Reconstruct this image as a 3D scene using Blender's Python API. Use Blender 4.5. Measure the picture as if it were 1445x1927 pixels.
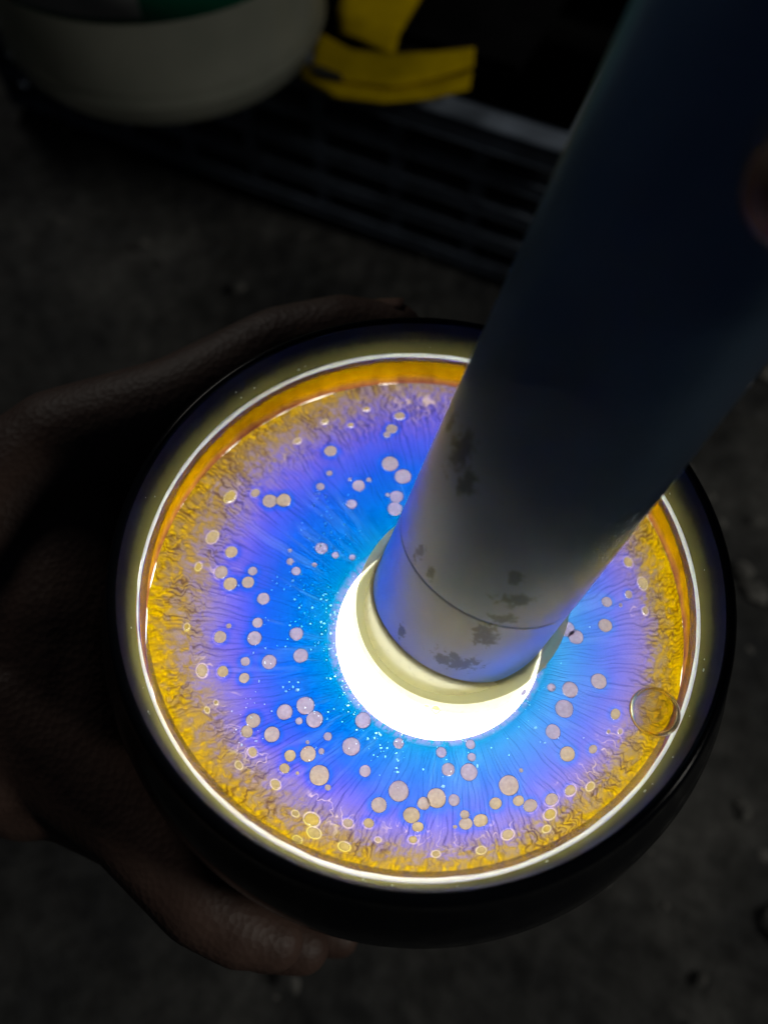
import bpy, bmesh, math, random
import numpy as np
from mathutils import Vector, Matrix

for o in list(bpy.data.objects):
    bpy.data.objects.remove(o)
SC = bpy.context.scene
COL = SC.collection
rng = np.random.default_rng(7)
random.seed(7)
CM = 0.01
ZOFF = 0.30                      # the ground is 30 cm below the liquid surface


def W(p):                        # scene centimetres (liquid surface at z=0) -> metres above ground
    return Vector((p[0] * CM, p[1] * CM, p[2] * CM + ZOFF))


# ------------------------------------------------------------------ camera
FPX, CX, CY = 1420.0, 722.5, 963.5
_n = np.array([0.01767986, -0.51391269, -1.0])
_z = _n / np.linalg.norm(_n)
_y = np.array([0, -1.0, 0]); _y = _y - _z * (_y @ _z); _y /= np.linalg.norm(_y)
_x = np.cross(_y, _z)
RM = np.c_[_x, _y, _z]
CAMP = -RM.T @ np.array([0.65471762, 1.17358543, 14.27338088])


def ray(px, py):
    v = RM.T @ np.array([(px - CX) / FPX, (py - CY) / FPX, 1.0])
    return v / np.linalg.norm(v)


def at(px, py, z):               # point of the photograph on the level z (cm)
    v = ray(px, py)
    return CAMP + v * (z - CAMP[2]) / v[2]


cam = bpy.data.cameras.new('camera')
cam_o = bpy.data.objects.new('camera', cam)
COL.objects.link(cam_o)
m = Matrix.Identity(4)
for i in range(3):
    m[i][0], m[i][1], m[i][2] = RM[0][i], -RM[1][i], -RM[2][i]
m.translation = W(CAMP)
cam_o.matrix_world = m
cam.sensor_fit = 'VERTICAL'
cam.sensor_height = 36
cam.lens = FPX / 1927 * 36
cam.clip_start = 0.004
cam.clip_end = 50
cam.dof.use_dof = True
cam.dof.focus_distance = 0.139
cam.dof.aperture_fstop = 9.5
SC.camera = cam_o

# ------------------------------------------------------------------ ambient light
world = bpy.data.worlds.new('World')
SC.world = world
world.use_nodes = True
bg = world.node_tree.nodes['Background']
bg.inputs[0].default_value = (0.55, 0.68, 1.0, 1)
bg.inputs[1].default_value = 0.006

SC.view_settings.view_transform = 'Standard'
SC.view_settings.look = 'None'
SC.view_settings.exposure = 0
SC.view_settings.gamma = 1
SC.cycles.max_bounces = 14
SC.cycles.diffuse_bounces = 8
SC.cycles.glossy_bounces = 5
SC.cycles.transmission_bounces = 10
SC.cycles.transparent_max_bounces = 16
SC.cycles.caustics_reflective = False
SC.cycles.caustics_refractive = False
SC.cycles.sample_clamp_indirect = 12
SC.cycles.use_denoising = True


def area_lamp(name, loc, target, size, energy, col):
    l = bpy.data.lights.new(name, 'AREA')
    l.shape = 'DISK'; l.size = size; l.energy = energy; l.color = col
    o = bpy.data.objects.new(name, l)
    COL.objects.link(o)
    o.location = loc
    o.rotation_euler = (Vector(target) - Vector(loc)).to_track_quat('-Z', 'Y').to_euler()
    return o


# the dim light of the yard: a weak, far lamp on the right, and behind on the left an added fill for the hand
area_lamp('yard_lamp', (1.35, -0.38, 1.2), (0, 0.25, 0.1), 0.4, 5.4, (1.0, 0.97, 0.88))
area_lamp('hand_fill_lamp', (-0.75, 1.35, 1.25), (0, 0.15, 0.1), 0.4, 1.9, (1.0, 0.96, 0.88))

# ------------------------------------------------------------------ helpers


def mat(name):
    m = bpy.data.materials.new(name)
    m.use_nodes = True
    nt = m.node_tree
    nt.nodes.clear()
    out = nt.nodes.new('ShaderNodeOutputMaterial')
    return m, nt, out


def N(nt, kind, **kw):
    n = nt.nodes.new('ShaderNode' + kind)
    for k, v in kw.items():
        if k.startswith('i_'):
            n.inputs[k[2:].replace('_', ' ')].default_value = v
        else:
            setattr(n, k, v)
    return n


def LK(nt, a, b):
    nt.links.new(a, b)


def math_n(nt, op, a, b=None, clamp=False):
    n = nt.nodes.new('ShaderNodeMath'); n.operation = op; n.use_clamp = clamp
    for i, v in enumerate((a, b)):
        if v is None: continue
        if isinstance(v, (int, float)): n.inputs[i].default_value = v
        else: nt.links.new(v, n.inputs[i])
    return n.outputs[0]


def mixc(nt, fac, a, b, blend='MIX'):
    n = nt.nodes.new('ShaderNodeMix'); n.data_type = 'RGBA'; n.blend_type = blend
    for idx, v in ((0, fac), (6, a), (7, b)):
        if isinstance(v, (int, float)): n.inputs[idx].default_value = v
        elif isinstance(v, tuple): n.inputs[idx].default_value = (*v[:3], 1)
        else: nt.links.new(v, n.inputs[idx])
    return n.outputs[2]


def ramp(nt, fac, stops, interp='LINEAR'):
    n = nt.nodes.new('ShaderNodeValToRGB')
    n.color_ramp.interpolation = interp
    el = n.color_ramp.elements
    el[0].position, el[0].color = stops[0][0], (*stops[0][1], 1)
    el[1].position, el[1].color = stops[-1][0], (*stops[-1][1], 1)
    for p, c in stops[1:-1]:
        e = el.new(p); e.color = (*c, 1)
    nt.links.new(fac, n.inputs[0])
    return n.outputs[0]


def lin(r, g, b, k=1.0):
    f = lambda c: ((c / 255 + 0.055) / 1.055) ** 2.4 if c > 10 else c / 255 / 12.92
    return (f(r) * k, f(g) * k, f(b) * k)


def principled(name, col, rough=0.5, metal=0.0, noise=0.0, scale=40, bump=0.0, spec=0.5, col2=None):
    m, nt, out = mat(name)
    p = N(nt, 'BsdfPrincipled')
    p.inputs['Roughness'].default_value = rough
    p.inputs['Metallic'].default_value = metal
    p.inputs['Specular IOR Level'].default_value = spec
    if noise or bump:
        tc = N(nt, 'TexCoord')
        nz = N(nt, 'TexNoise', i_Scale=scale, i_Detail=6.0, i_Roughness=0.6)
        LK(nt, tc.outputs['Object'], nz.inputs['Vector'])
        c2 = col2 or tuple(c * (1 - noise) for c in col)
        f = ramp(nt, nz.outputs[0], [(0.35, (0, 0, 0)), (0.65, (1, 1, 1))])
        LK(nt, mixc(nt, f, c2, tuple(col)), p.inputs['Base Color'])
        if bump:
            b = N(nt, 'Bump', i_Strength=bump, i_Distance=0.002)
            LK(nt, nz.outputs[0], b.inputs['Height']); LK(nt, b.outputs[0], p.inputs['Normal'])
    else:
        p.inputs['Base Color'].default_value = (*col, 1)
    LK(nt, p.outputs[0], out.inputs[0])
    return m


def empty(name, loc, label=None, cat=None, group=None):
    o = bpy.data.objects.new(name, None)
    o.empty_display_size = 0.01
    COL.objects.link(o)
    o.location = loc
    tag(o, label, cat, group)
    return o


def tag(o, label=None, cat=None, group=None, kind=None):
    if label: o['label'] = label
    if cat: o['category'] = cat
    if group: o['group'] = group
    if kind: o['kind'] = kind
    return o


def link(name, me, material, parent=None, smooth=True):
    o = bpy.data.objects.new(name, me)
    COL.objects.link(o)
    if material is not None and not me.materials: me.materials.append(material)
    if smooth and len(me.polygons):
        me.polygons.foreach_set('use_smooth', [True] * len(me.polygons))
    if parent is not None:
        o.parent = parent
        o.matrix_parent_inverse = Matrix.Translation(-parent.location)
    return o


def pyd(name, v, f):
    me = bpy.data.meshes.new(name)
    me.from_pydata([tuple(p) for p in v], [], f)
    me.update()
    return me


def loft(rings, closed_loop=True, cap0=False, cap1=False, closed_profile=False):
    """rings: list of equal-length point lists (cm) -> mesh verts in metres"""
    n = len(rings[0]); v = [W(p) for r in rings for p in r]; f = []
    K = len(rings)
    for a in range(K if closed_profile else K - 1):
        b = (a + 1) % K
        for i in range(n if closed_loop else n - 1):
            j = (i + 1) % n
            f.append((a * n + i, a * n + j, b * n + j, b * n + i))
    if cap0: f.append(tuple(range(n))[::-1])
    if cap1: f.append(tuple(range((K - 1) * n, K * n)))
    return v, f


def lathe(profile, seg=160, cx=0.0, cy=0.0, axis=None, origin=None, **kw):
    t = [2 * math.pi * i / seg for i in range(seg)]
    rings = []
    if axis is None:
        for r, z in profile:
            rings.append([(cx + r * math.cos(a), cy + r * math.sin(a), z) for a in t])
    else:
        u = np.array(axis); e1 = np.cross(u, [0, 0, 1.0]); e1 /= np.linalg.norm(e1); e2 = np.cross(u, e1)
        for r, h in profile:
            rings.append([np.array(origin) + u * h + r * (math.cos(a) * e1 + math.sin(a) * e2) for a in t])
    return loft(rings, **kw)


def outward(me):
    bm = bmesh.new(); bm.from_mesh(me)
    bmesh.ops.recalc_face_normals(bm, faces=bm.faces)
    bm.to_mesh(me); bm.free()
    return me


# ------------------------------------------------------------------ ground
g_m, nt, out = mat('dark rough concrete')
p = N(nt, 'BsdfPrincipled'); p.inputs['Roughness'].default_value = 0.85
p.inputs['Specular IOR Level'].default_value = 0.2
tc = N(nt, 'TexCoord')
n1 = N(nt, 'TexNoise', i_Scale=9.0, i_Detail=8.0, i_Roughness=0.62); LK(nt, tc.outputs['Object'], n1.inputs['Vector'])
n2 = N(nt, 'TexNoise', i_Scale=70.0, i_Detail=5.0, i_Roughness=0.7); LK(nt, tc.outputs['Object'], n2.inputs['Vector'])
vo = N(nt, 'TexVoronoi', i_Scale=55.0); LK(nt, tc.outputs['Object'], vo.inputs['Vector'])
c1 = ramp(nt, n1.outputs[0], [(0.3, (0.02, 0.022, 0.026)), (0.55, (0.066, 0.066, 0.064)), (0.75, (0.135, 0.133, 0.125))])
c2 = ramp(nt, n2.outputs[0], [(0.3, (0.45, 0.45, 0.45)), (0.7, (1.25, 1.25, 1.25))])
LK(nt, mixc(nt, 1.0, c1, c2, 'MULTIPLY'), p.inputs['Base Color'])
b = N(nt, 'Bump', i_Strength=0.5, i_Distance=0.005)
LK(nt, math_n(nt, 'ADD', n2.outputs[0], vo.outputs[0]), b.inputs['Height']); LK(nt, b.outputs[0], p.inputs['Normal'])
LK(nt, p.outputs[0], out.inputs[0])

gv, gf = [], []
GN = 90
for j in range(GN + 1):
    for i in range(GN + 1):
        x = (i / GN - 0.5) * 2.4; y = (j / GN - 0.5) * 2.4 + 0.3
        z = 0.004 * math.sin(x * 9 + 1.3 * math.sin(y * 7)) + 0.0035 * math.sin(y * 13 + x * 5) + random.uniform(-.0012, .0012)
        gv.append((x, y, z))
for j in range(GN):
    for i in range(GN):
        a = j * (GN + 1) + i
        gf.append((a, a + 1, a + GN + 2, a + GN + 1))
ground = link('ground', pyd('ground', gv, gf), g_m)
tag(ground, 'dark rough concrete ground strewn with grit', kind='structure')

# loose stones and grit, mostly at the right
bm = bmesh.new()
base = bmesh.new(); bmesh.ops.create_icosphere(base, subdivisions=1, radius=1.0)
bv = [v.co.copy() for v in base.verts]; bf = [[v.index for v in f.verts] for f in base.faces]; base.free()
pv, pf = [], []
for k in range(420):
    if k < 260: x, y = random.gauss(0.30, 0.10), random.uniform(-0.15, 0.45)
    else: x, y = random.uniform(-0.5, 0.55), random.uniform(-0.2, 0.6)
    s = 0.0018 + 0.0075 * random.random() ** 3
    if k >= 260: s *= 0.6
    off = len(pv)
    sx, sy, sz = s * random.uniform(.7, 1.4), s * random.uniform(.7, 1.4), s * random.uniform(.4, .9)
    a = random.uniform(0, 6.28)
    for c in bv:
        q = c * random.uniform(.82, 1.15)
        X, Y = q.x * sx, q.y * sy
        pv.append((x + X * math.cos(a) - Y * math.sin(a), y + X * math.sin(a) + Y * math.cos(a), 0.003 + sz * .5 + q.z * sz))
    pf += [[i + off for i in f] for f in bf]
bm.free()
st = link('gravel', pyd('gravel', pv, pf), principled('grey grit', (0.22, 0.215, 0.2), 0.9, noise=.6, scale=60), smooth=False)
tag(st, 'loose grey grit and small stones on the ground', 'gravel', kind='stuff')

# ------------------------------------------------------------------ plastic crate
crate_m = principled('black crate plastic', (0.21, 0.25, 0.32), 0.85, noise=.5, scale=30, spec=.03)
CZ = -18.0
corner = at(1085, 297, CZ)
d_long = at(560, 128, CZ) - corner; d_long /= np.linalg.norm(d_long)         # the side towards the viewer
d_short = at(1215, -60, CZ) - corner; d_short = d_short - d_long * (d_short @ d_long); d_short /= np.linalg.norm(d_short)
DN = np.array([0, 0, -1.0])
crate = empty('plastic_crate', W(corner + np.array([0, 0, -11.9])), 'black slatted plastic crate behind the jar, carrying the cloudy tub', 'crate')
LEN, WID, HGT = 48.0, 34.0, 11.4


def beam(p0, p1, w, h, up, bev=0.12):
    p0, p1 = np.array(p0, float), np.array(p1, float)
    d = p1 - p0; L = np.linalg.norm(d); d /= L
    up = np.array(up, float); up = up - d * (up @ d); up /= np.linalg.norm(up); s = np.cross(d, up)
    bm = bmesh.new()
    bmesh.ops.create_cube(bm, size=1.0)
    for v in bm.verts:
        q = (p0 + p1) / 2 + d * v.co.x * L + s * v.co.y * w + up * v.co.z * h
        v.co = W(q)
    bmesh.ops.bevel(bm, geom=bm.edges[:], offset=bev * CM, segments=1, affect='EDGES')
    me = bpy.data.meshes.new('beam'); bm.to_mesh(me); bm.free()
    return me


rims = [(corner, corner + d_long * LEN), (corner, corner + d_short * WID),
        (corner + d_long * LEN, corner + d_long * LEN + d_short * WID), (corner + d_short * WID, corner + d_long * LEN + d_short * WID)]
for k, (a_, b_) in enumerate(rims):
    ins = 0.9 if k in (1, 2) else -0.0
    dd = (b_ - a_) / np.linalg.norm(b_ - a_)
    link('rim_bar', beam(a_ + dd * ins, b_ - dd * ins, 1.7, 1.5, (0, 0, 1)), crate_m, crate, smooth=False)
for side, (o_, d_, L_) in enumerate(((corner, d_long, LEN), (corner, d_short, WID), (corner + d_short * WID, d_long, LEN), (corner + d_long * LEN, d_short, WID))):
    for k in range(4):
        z = -2.9 - k * 2.55
        link('slat', beam(o_ + DN * -z + d_ * .6, o_ + DN * -z + d_ * (L_ - .6), 1.1, .8, (0, 0, 1), .08), crate_m, crate, smooth=False)
    nb = 8 if L_ > 30 else 5
    for k in range(nb + 1):
        q = o_ + d_ * (k * L_ / nb)
        link('upright', beam(q + DN * .8, q + DN * (HGT - .2), .9, .9, d_, .08), crate_m, crate, smooth=False)
for k in range(7):
    q = corner + DN * HGT + d_short * (1.5 + k * (WID - 3) / 6)
    link('floor_slat', beam(q + d_long * .5, q + d_long * (LEN - .5), 1.6, .5, (0, 0, 1), .08), crate_m, crate, smooth=False)
lin_m = principled('black shade liner', (0.006, 0.006, 0.008), .6, noise=.5, scale=30, bump=.5)  # black sheet added inside the crate to darken its interior
c0 = corner + d_long * .9 + d_short * .9; L1, W1 = LEN - 1.8, WID - 1.8
rings = []
for (z_, ins) in ((-.3, 0), (-5, .15), (-(HGT - 1.2), .3), (-(HGT - .8), 3)):
    ring = []
    for (a0, b0, a1, b1) in ((0, 0, 1, 0), (1, 0, 1, 1), (1, 1, 0, 1), (0, 1, 0, 0)):
        for k in range(12):
            w_ = k / 12; a_ = a0 + (a1 - a0) * w_; b_ = b0 + (b1 - b0) * w_
            q = c0 + d_long * (ins + a_ * (L1 - 2 * ins)) + d_short * (ins + b_ * (W1 - 2 * ins)) + np.array([0, 0, z_])
            ring.append(q + np.array([0, 0, random.uniform(-.15, .15)]))
    rings.append(ring)
v, f = loft(rings, cap1=True)
liner = link('shade_liner', pyd('liner', v, f), lin_m)
tag(liner, 'added black sheet that darkens the inside of the slatted crate', 'liner')
# black board added across the crate to carry the tub
bq = corner + d_short * 18 + np.array([0, 0, 1.18])
board = link('dark_board', beam(bq + d_long * 6, bq + d_long * 47, 27, .7, (0, 0, 1), .1), principled('added black board', (0.008, 0.008, 0.009), 1.0, noise=.5, scale=20, bump=.3, spec=0.0), smooth=False)
tag(board, 'added flat black board lying across the slatted crate under the tub', 'board')

# ------------------------------------------------------------------ cloudy plastic tub
TB = np.array([*at(328, 78, CZ + 1.55)[:2], CZ + 1.57])
TR = 9.85
tub_m, nt, out = mat('cloudy olive plastic')
p = N(nt, 'BsdfPrincipled'); p.inputs['Roughness'].default_value = .12
tc = N(nt, 'TexCoord'); nz = N(nt, 'TexNoise', i_Scale=25.0, i_Detail=5.0); LK(nt, tc.outputs['Object'], nz.inputs['Vector'])
LK(nt, ramp(nt, nz.outputs[0], [(.35, (.23, .25, .21)), (.65, (.33, .34, .29))]), p.inputs['Base Color'])
tr = N(nt, 'BsdfTranslucent'); tr.inputs[0].default_value = (.66, .67, .58, 1)
mx = N(nt, 'MixShader'); mx.inputs[0].default_value = .35
LK(nt, p.outputs[0], mx.inputs[1]); LK(nt, tr.outputs[0], mx.inputs[2])
tpt = N(nt, 'BsdfTransparent'); mx2 = N(nt, 'MixShader'); mx2.inputs[0].default_value = .38; LK(nt, mx.outputs[0], mx2.inputs[1]); LK(nt, tpt.outputs[0], mx2.inputs[2]); LK(nt, mx2.outputs[0], out.inputs[0])
tub = empty('plastic_tub', W(TB), 'cloudy plastic tub with red, white and green label on the crate', 'tub')
prof = [(0.01, 0), (TR - 2.4, 0), (TR - 1.5, .16), (TR - .75, .6), (TR - .25, 1.3), (TR - .03, 2.0), (TR + .07, 2.1), (TR + .07, 2.25), (TR, 2.35), (TR, 2.8), (TR + .05, 2.9), (TR, 3.05),
        (TR, 15), (TR + .35, 15.2), (TR + .35, 15.6), (TR - .1, 15.6), (TR - .3, 15.2), (TR - .3, 2.4), (TR - 1, 1), (0.01, .5)]
v, f = lathe([(r, z + TB[2]) for r, z in prof], 72, TB[0], TB[1])
link('body', outward(pyd('tub', v, f)), tub_m, tub)


def patch(name, a0, a1, z0, z1, dr, m_, wob=0):
    n = 26; rings = []
    for (z, r) in ((z0, TR + dr), (z1, TR + dr)):
        rings.append([(TB[0] + r * math.cos(a0 + (a1 - a0) * i / n), TB[1] + r * math.sin(a0 + (a1 - a0) * i / n), TB[2] + z) for i in range(n + 1)])
    inner = [[(TB[0] + (TR + .003) * (q[0] - TB[0]) / (TR + dr), TB[1] + (TR + .003) * (q[1] - TB[1]) / (TR + dr), q[2]) for q in r] for r in rings]
    v, f = loft([inner[0], rings[0], rings[1], inner[1]], closed_loop=False)
    return link(name, outward(pyd(name, v, f)), m_, tub)


D = math.radians
_h = ray(330, 47)
_t = (TB[1] - TR - CAMP[1]) / _h[1]
LB = CAMP[2] + _h[2] * _t - TB[2]            # lower edge of the label above the tub's base
patch('label', D(180), D(360), LB, LB + 7.5, .05, principled('green label print', (0.0, 0.22, 0.12), .4, noise=.3, scale=20))
patch('label_red_panel', D(205), D(235), LB + .10, LB + 7.3, .075, principled('red label print', (0.32, 0.035, 0.025), .4, noise=.3, scale=20))
patch('label_white_panel', D(237), D(277), LB + .30, LB + 7.3, .08, principled('grey white label print', (0.75, 0.78, 0.76), .5, noise=.3, scale=30))
# ------------------------------------------------------------------ yellow strap lying on the board
yel = principled('yellow webbing', (0.55, 0.38, 0.0), .8, noise=.25, scale=50, bump=.2, spec=.05)
SZ = CZ + 1.62
strap = empty('yellow_strap', W(at(700, 140, SZ)), 'folded yellow strap with loose ends lying beside the cloudy tub', 'strap')


def ribbon(name, top, bot, z0, z1, thick=.22, arch=0.0, m_=yel, parent=strap):
    """two pixel edges (equal length) lifted on level z: a strip with its own thickness"""
    n = len(top); k = 6
    def samp(e, t):
        s = t * (n - 1); i = min(int(s), n - 2); w = s - i
        return (e[i][0] * (1 - w) + e[i + 1][0] * w, e[i][1] * (1 - w) + e[i + 1][1] * w)
    A = []
    for i in range(25):
        t = i / 24; z = z0 + (z1 - z0) * t + arch * math.sin(math.pi * t)
        P0, P1 = at(*samp(top, t), z), at(*samp(bot, t), z)
        row = [P0 * (1 - s / k) + P1 * s / k + np.array([0, 0, .10 * math.sin(math.pi * s / k)]) for s in range(k + 1)]
        under = [q - np.array([0, 0, thick]) for q in row[::-1]]
        A.append(row + under)
    v, f = loft(A, cap0=True, cap1=True)
    return link(name, outward(pyd(name, v, f)), m_, parent)


ribbon('strap_leg', [(640, 60), (636, 20), (650, -30), (680, -90)], [(742, 100), (752, 60), (792, -8), (830, -80)], SZ + .25, SZ + .3, arch=.5)
ribbon('strap_end', [(600, 60), (660, 92), (740, 99), (820, 96), (893, 88)], [(585, 128), (640, 150), (740, 160), (820, 144), (891, 122)], SZ + .75, SZ + .9, arch=.5)
ribbon('strap_end', [(575, 122), (640, 140), (720, 158), (800, 154), (889, 132)], [(566, 140), (630, 180), (720, 190), (810, 182), (884, 164)], SZ + .55, SZ + .55, arch=.35)
ribbon('print_mark', [(576, 122), (600, 122), (640, 138)], [(592, 138), (612, 146), (645, 152)], SZ + 1.02, SZ + 1.15, thick=.06, m_=principled('black print', (.012, .012, .01), .5))

# ------------------------------------------------------------------ green hose


def tube(name, pts, rad, m_, parent=None, seg=16):
    pts = [np.array(q, float) for q in pts]
    # Catmull-Rom resample
    P = [2 * pts[0] - pts[1]] + pts + [2 * pts[-1] - pts[-2]]
    S = []
    for i in range(1, len(P) - 2):
        for k in range(8):
            t = k / 8
            S.append(.5 * ((2 * P[i]) + (-P[i - 1] + P[i + 1]) * t + (2 * P[i - 1] - 5 * P[i] + 4 * P[i + 1] - P[i + 2]) * t * t + (-P[i - 1] + 3 * P[i] - 3 * P[i + 1] + P[i + 2]) * t ** 3))
    S.append(pts[-1])
    rings = []
    for i, q in enumerate(S):
        d = S[min(i + 1, len(S) - 1)] - S[max(i - 1, 0)]; d /= np.linalg.norm(d)
        e1 = np.cross(d, [0, 0, 1.0]); e1 /= np.linalg.norm(e1); e2 = np.cross(d, e1)
        rr = rad(i / (len(S) - 1)) if callable(rad) else rad
        rings.append([q + rr * (math.cos(2 * math.pi * k / seg) * e1 + math.sin(2 * math.pi * k / seg) * e2) for k in range(seg)])
    v, f = loft(rings, cap0=True, cap1=True)
    return link(name, outward(pyd(name, v, f)), m_, parent)


# ------------------------------------------------------------------ jar
R_F, Z_F = 5.42, -1.28            # film level
R_RING = 5.23                     # bright liquid line at z=0
RO = 6.25                         # outside of the jar
Z_BOT = -8.4
glass_dark, nt, out = mat('dark amber jar glass')
p = N(nt, 'BsdfPrincipled'); p.inputs['Base Color'].default_value = (.006, .007, .010, 1); p.inputs['Roughness'].default_value = .16
p.inputs['Specular IOR Level'].default_value = .12
LK(nt, p.outputs[0], out.inputs[0])
white_in, nt, out = mat('added bounce lining')
d = N(nt, 'BsdfDiffuse'); d.inputs[0].default_value = (.90, .90, .87, 1)
LK(nt, d.outputs[0], out.inputs[0])
jar = empty('glass_jar', W((0, 0, Z_BOT)), 'wide round glass jar of iridescent liquid held in a hand', 'jar')
# outer shell with lip
v, f = lathe([(0.02, Z_BOT), (RO - 1.3, Z_BOT), (RO - 1.0, Z_BOT + .12), (RO - .85, Z_BOT + .6), (RO - .3, -4.5), (RO, -2.4), (RO - .03, -1.5), (6.06, -.6), (5.84, 0.0), (5.68, .35), (5.60, .62), (5.57, .82), (5.48, .90), (5.40, .885), (5.375, .84)], 220)
link('outer_wall', outward(pyd('outer', v, f)), glass_dark, jar)
# white lining added to bounce the torch light up evenly behind the film
v, f = lathe([(0.02, Z_BOT + .25), (RO - 1.35, Z_BOT + .25), (RO - .97, Z_BOT + .75), (RO - .4, -4.5), (RO - .1, -2.3), (RO - .12, -1.5), (5.98, -.6), (5.77, 0.0), (5.62, .33), (5.50, .6)], 160)
link('lining', pyd('lining', v, f), white_in, jar)
# inner wall above the liquid line: dark glass, olive residue; the glow's fade upwards painted into the colour
wall_m, nt, out = mat('jar wall olive residue and glow fade')
tc = N(nt, 'TexCoord'); geo = N(nt, 'NewGeometry'); sep = N(nt, 'SeparateXYZ'); LK(nt, geo.outputs['Position'], sep.inputs[0])
hgt = math_n(nt, 'MULTIPLY', math_n(nt, 'SUBTRACT', sep.outputs[2], ZOFF), 100 / .85)   # 0 at liquid .. 1 at lip
nz = N(nt, 'TexNoise', i_Scale=320.0, i_Detail=5.0, i_Roughness=.65); LK(nt, geo.outputs['Position'], nz.inputs['Vector'])
nzl = N(nt, 'TexNoise', i_Scale=22.0, i_Detail=3.0); LK(nt, geo.outputs['Position'], nzl.inputs['Vector'])
h2 = math_n(nt, 'ADD', hgt, math_n(nt, 'MULTIPLY', math_n(nt, 'SUBTRACT', nz.outputs[0], .5), .35))
h2 = math_n(nt, 'ADD', h2, math_n(nt, 'MULTIPLY', math_n(nt, 'SUBTRACT', nzl.outputs[0], .5), .3))
cov = ramp(nt, h2, [(0.02, (1, 1, 1)), (.26, (.60, .60, .60)), (.52, (.14, .14, .14)), (.78, (0, 0, 0))])
oc = mixc(nt, nz.outputs[0], (.12, .115, .034), (.22, .21, .075))
df = N(nt, 'BsdfDiffuse'); LK(nt, oc, df.inputs[0])
tr = N(nt, 'BsdfTranslucent'); LK(nt, oc, tr.inputs[0])
ms = N(nt, 'MixShader'); ms.inputs[0].default_value = .45; LK(nt, df.outputs[0], ms.inputs[1]); LK(nt, tr.outputs[0], ms.inputs[2])
gl = N(nt, 'BsdfPrincipled'); gl.inputs['Base Color'].default_value = (.006, .007, .01, 1); gl.inputs['Roughness'].default_value = .4; gl.inputs['Specular IOR Level'].default_value = .03
ms2 = N(nt, 'MixShader'); LK(nt, cov, ms2.inputs[0]); LK(nt, gl.outputs[0], ms2.inputs[1]); LK(nt, ms.outputs[0], ms2.inputs[2])
LK(nt, ms2.outputs[0], out.inputs[0])
v, f = lathe([(5.375, .845), (5.35, .6), (5.33, .3), (R_RING + .035, .06), (R_RING + .03, .0)], 260)
link('inner_wall', pyd('inner_wall', v, f), wall_m, jar)

# ------------------------------------------------------------------ liquid with its iridescent film
LQ = 'clear liquid with an iridescent blue, violet and gold film full of round spots'
liquid = empty('liquid', W((0, 0, Z_F)), LQ, 'liquid')
HC = np.array([0.45, -0.79]); HR = 2.04         # where the torch head parts the film
K = 0.13                                      # transmittance scale of the film


def pnoise(u, t, nu, ntt, seed):
    """value noise on (u 0..1, t 0..1 periodic), smooth"""
    g = np.random.default_rng(seed).random((nu + 3, ntt))
    x = u * nu; y = (t % 1.0) * ntt
    x = np.clip(x, 0, nu + 1.0)
    i = np.floor(x).astype(int); j = np.floor(y).astype(int)
    fx = x - i; fy = y - j
    fx = fx * fx * (3 - 2 * fx); fy = fy * fy * (3 - 2 * fy)
    j0 = j % ntt; j1 = (j + 1) % ntt; i1 = np.minimum(i + 1, nu + 2)
    return (g[i, j0] * (1 - fx) + g[i1, j0] * fx) * (1 - fy) + (g[i, j1] * (1 - fx) + g[i1, j1] * fx) * fy


def fbm(u, t, nu, ntt, seed, oct=3, gain=.5):
    a = 1; s = 0; tot = 0
    for k in range(oct):
        s = s + a * pnoise(u, t, nu * 2 ** k, ntt * 2 ** k, seed + 17 * k); tot += a; a *= gain
    return s / tot


SPOTS = [(622,849,12),(620,891,6),(603,916,8),(734,873,16),(758,897,16),(675,914,12),(658,902,3.5),(694,903,5),(662,949,10),(729,931,4),(746,935,13),(743,958,14),
(481,928,9),(508,943,14),(534,942,14),(434,935,12),(400,1011,12),(436,1039,12),(417,1077,13),(434,1099,13),(476,1075,9),(467,1096,12),(546,1036,4),(546,1057,7),(557,1075,9),
(592,1063,5),(605,1032,12),(631,1045,7),(663,1049,6),(737,807,11),(728,818,7),(752,783,10),(374,1066,7),(611,794,6),(496,1127,12),(485,1172,10),(479,1201,14),(431,1178,5),
(415,1199,12),(558,1193,13),(566,1234,14),(462,1245,9),(507,1246,14),(420,1264,11),(460,1276,10),(381,1262,12),(536,1340,15),(575,1328,17),(592,1354,16),(563,1357,7),(477,1356,14),
(465,1377,12),(512,1382,15),(476,1415,9),(617,1386,8),(579,1397,4),(546,1422,11),(580,1419,15),(605,1414,6),(536,1446,10),(601,1459,19),(617,1482,6),(560,1455,3.5),(661,1405,17),
(687,1451,11),(519,1476,9),(683,1356,15),(713,1515,15),(587,1542,14),(591,1567,12),(655,1549,9),(694,1549,10),(711,1580,5),(648,1593,10),(750,1399,10),(407,1322,4),(390,1336,5),(556,1531,6),
(1141,1133,10),(1182,1119,8),(1138,1177,13),(1066,1184,15),(1083,1199,14),(1023,1254,5),(1126,1282,15),(1037,1294,8),(1072,1298,15),(1061,1334,17),(1040,1377,14),(1067,1419,15),(1115,1410,9),
(1157,1344,11),(885,1401,9),(830,1416,10),(887,1425,8),(843,1448,12),(882,1453,16),(957,1478,19),(980,1450,4),(750,1489,19),(821,1502,18),(797,1512,12),(854,1506,11),(774,1534,16),(786,1556,11),
(932,1512,12),(975,1507,11),(997,1516,14),(1037,1504,13),(1034,1532,11),(1072,1487,11),(874,1533,9),(876,1550,13),(904,1544,14),(856,1556,4),(777,1580,8),(955,1570,11),(982,1301,8),(1166,1377,5),
(1144,1377,4),(1181,1058,10),(1208,1098,11),(1167,1139,4),(1213,1150,7),(1028,1560,7),(905,1600,8),(820,1607,7),(560,1580,8),(1110,1480,8),(450,1440,7),(352,1180,6),(690,770,6),(560,830,7),(660,800,6)]
spots = []
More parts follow.
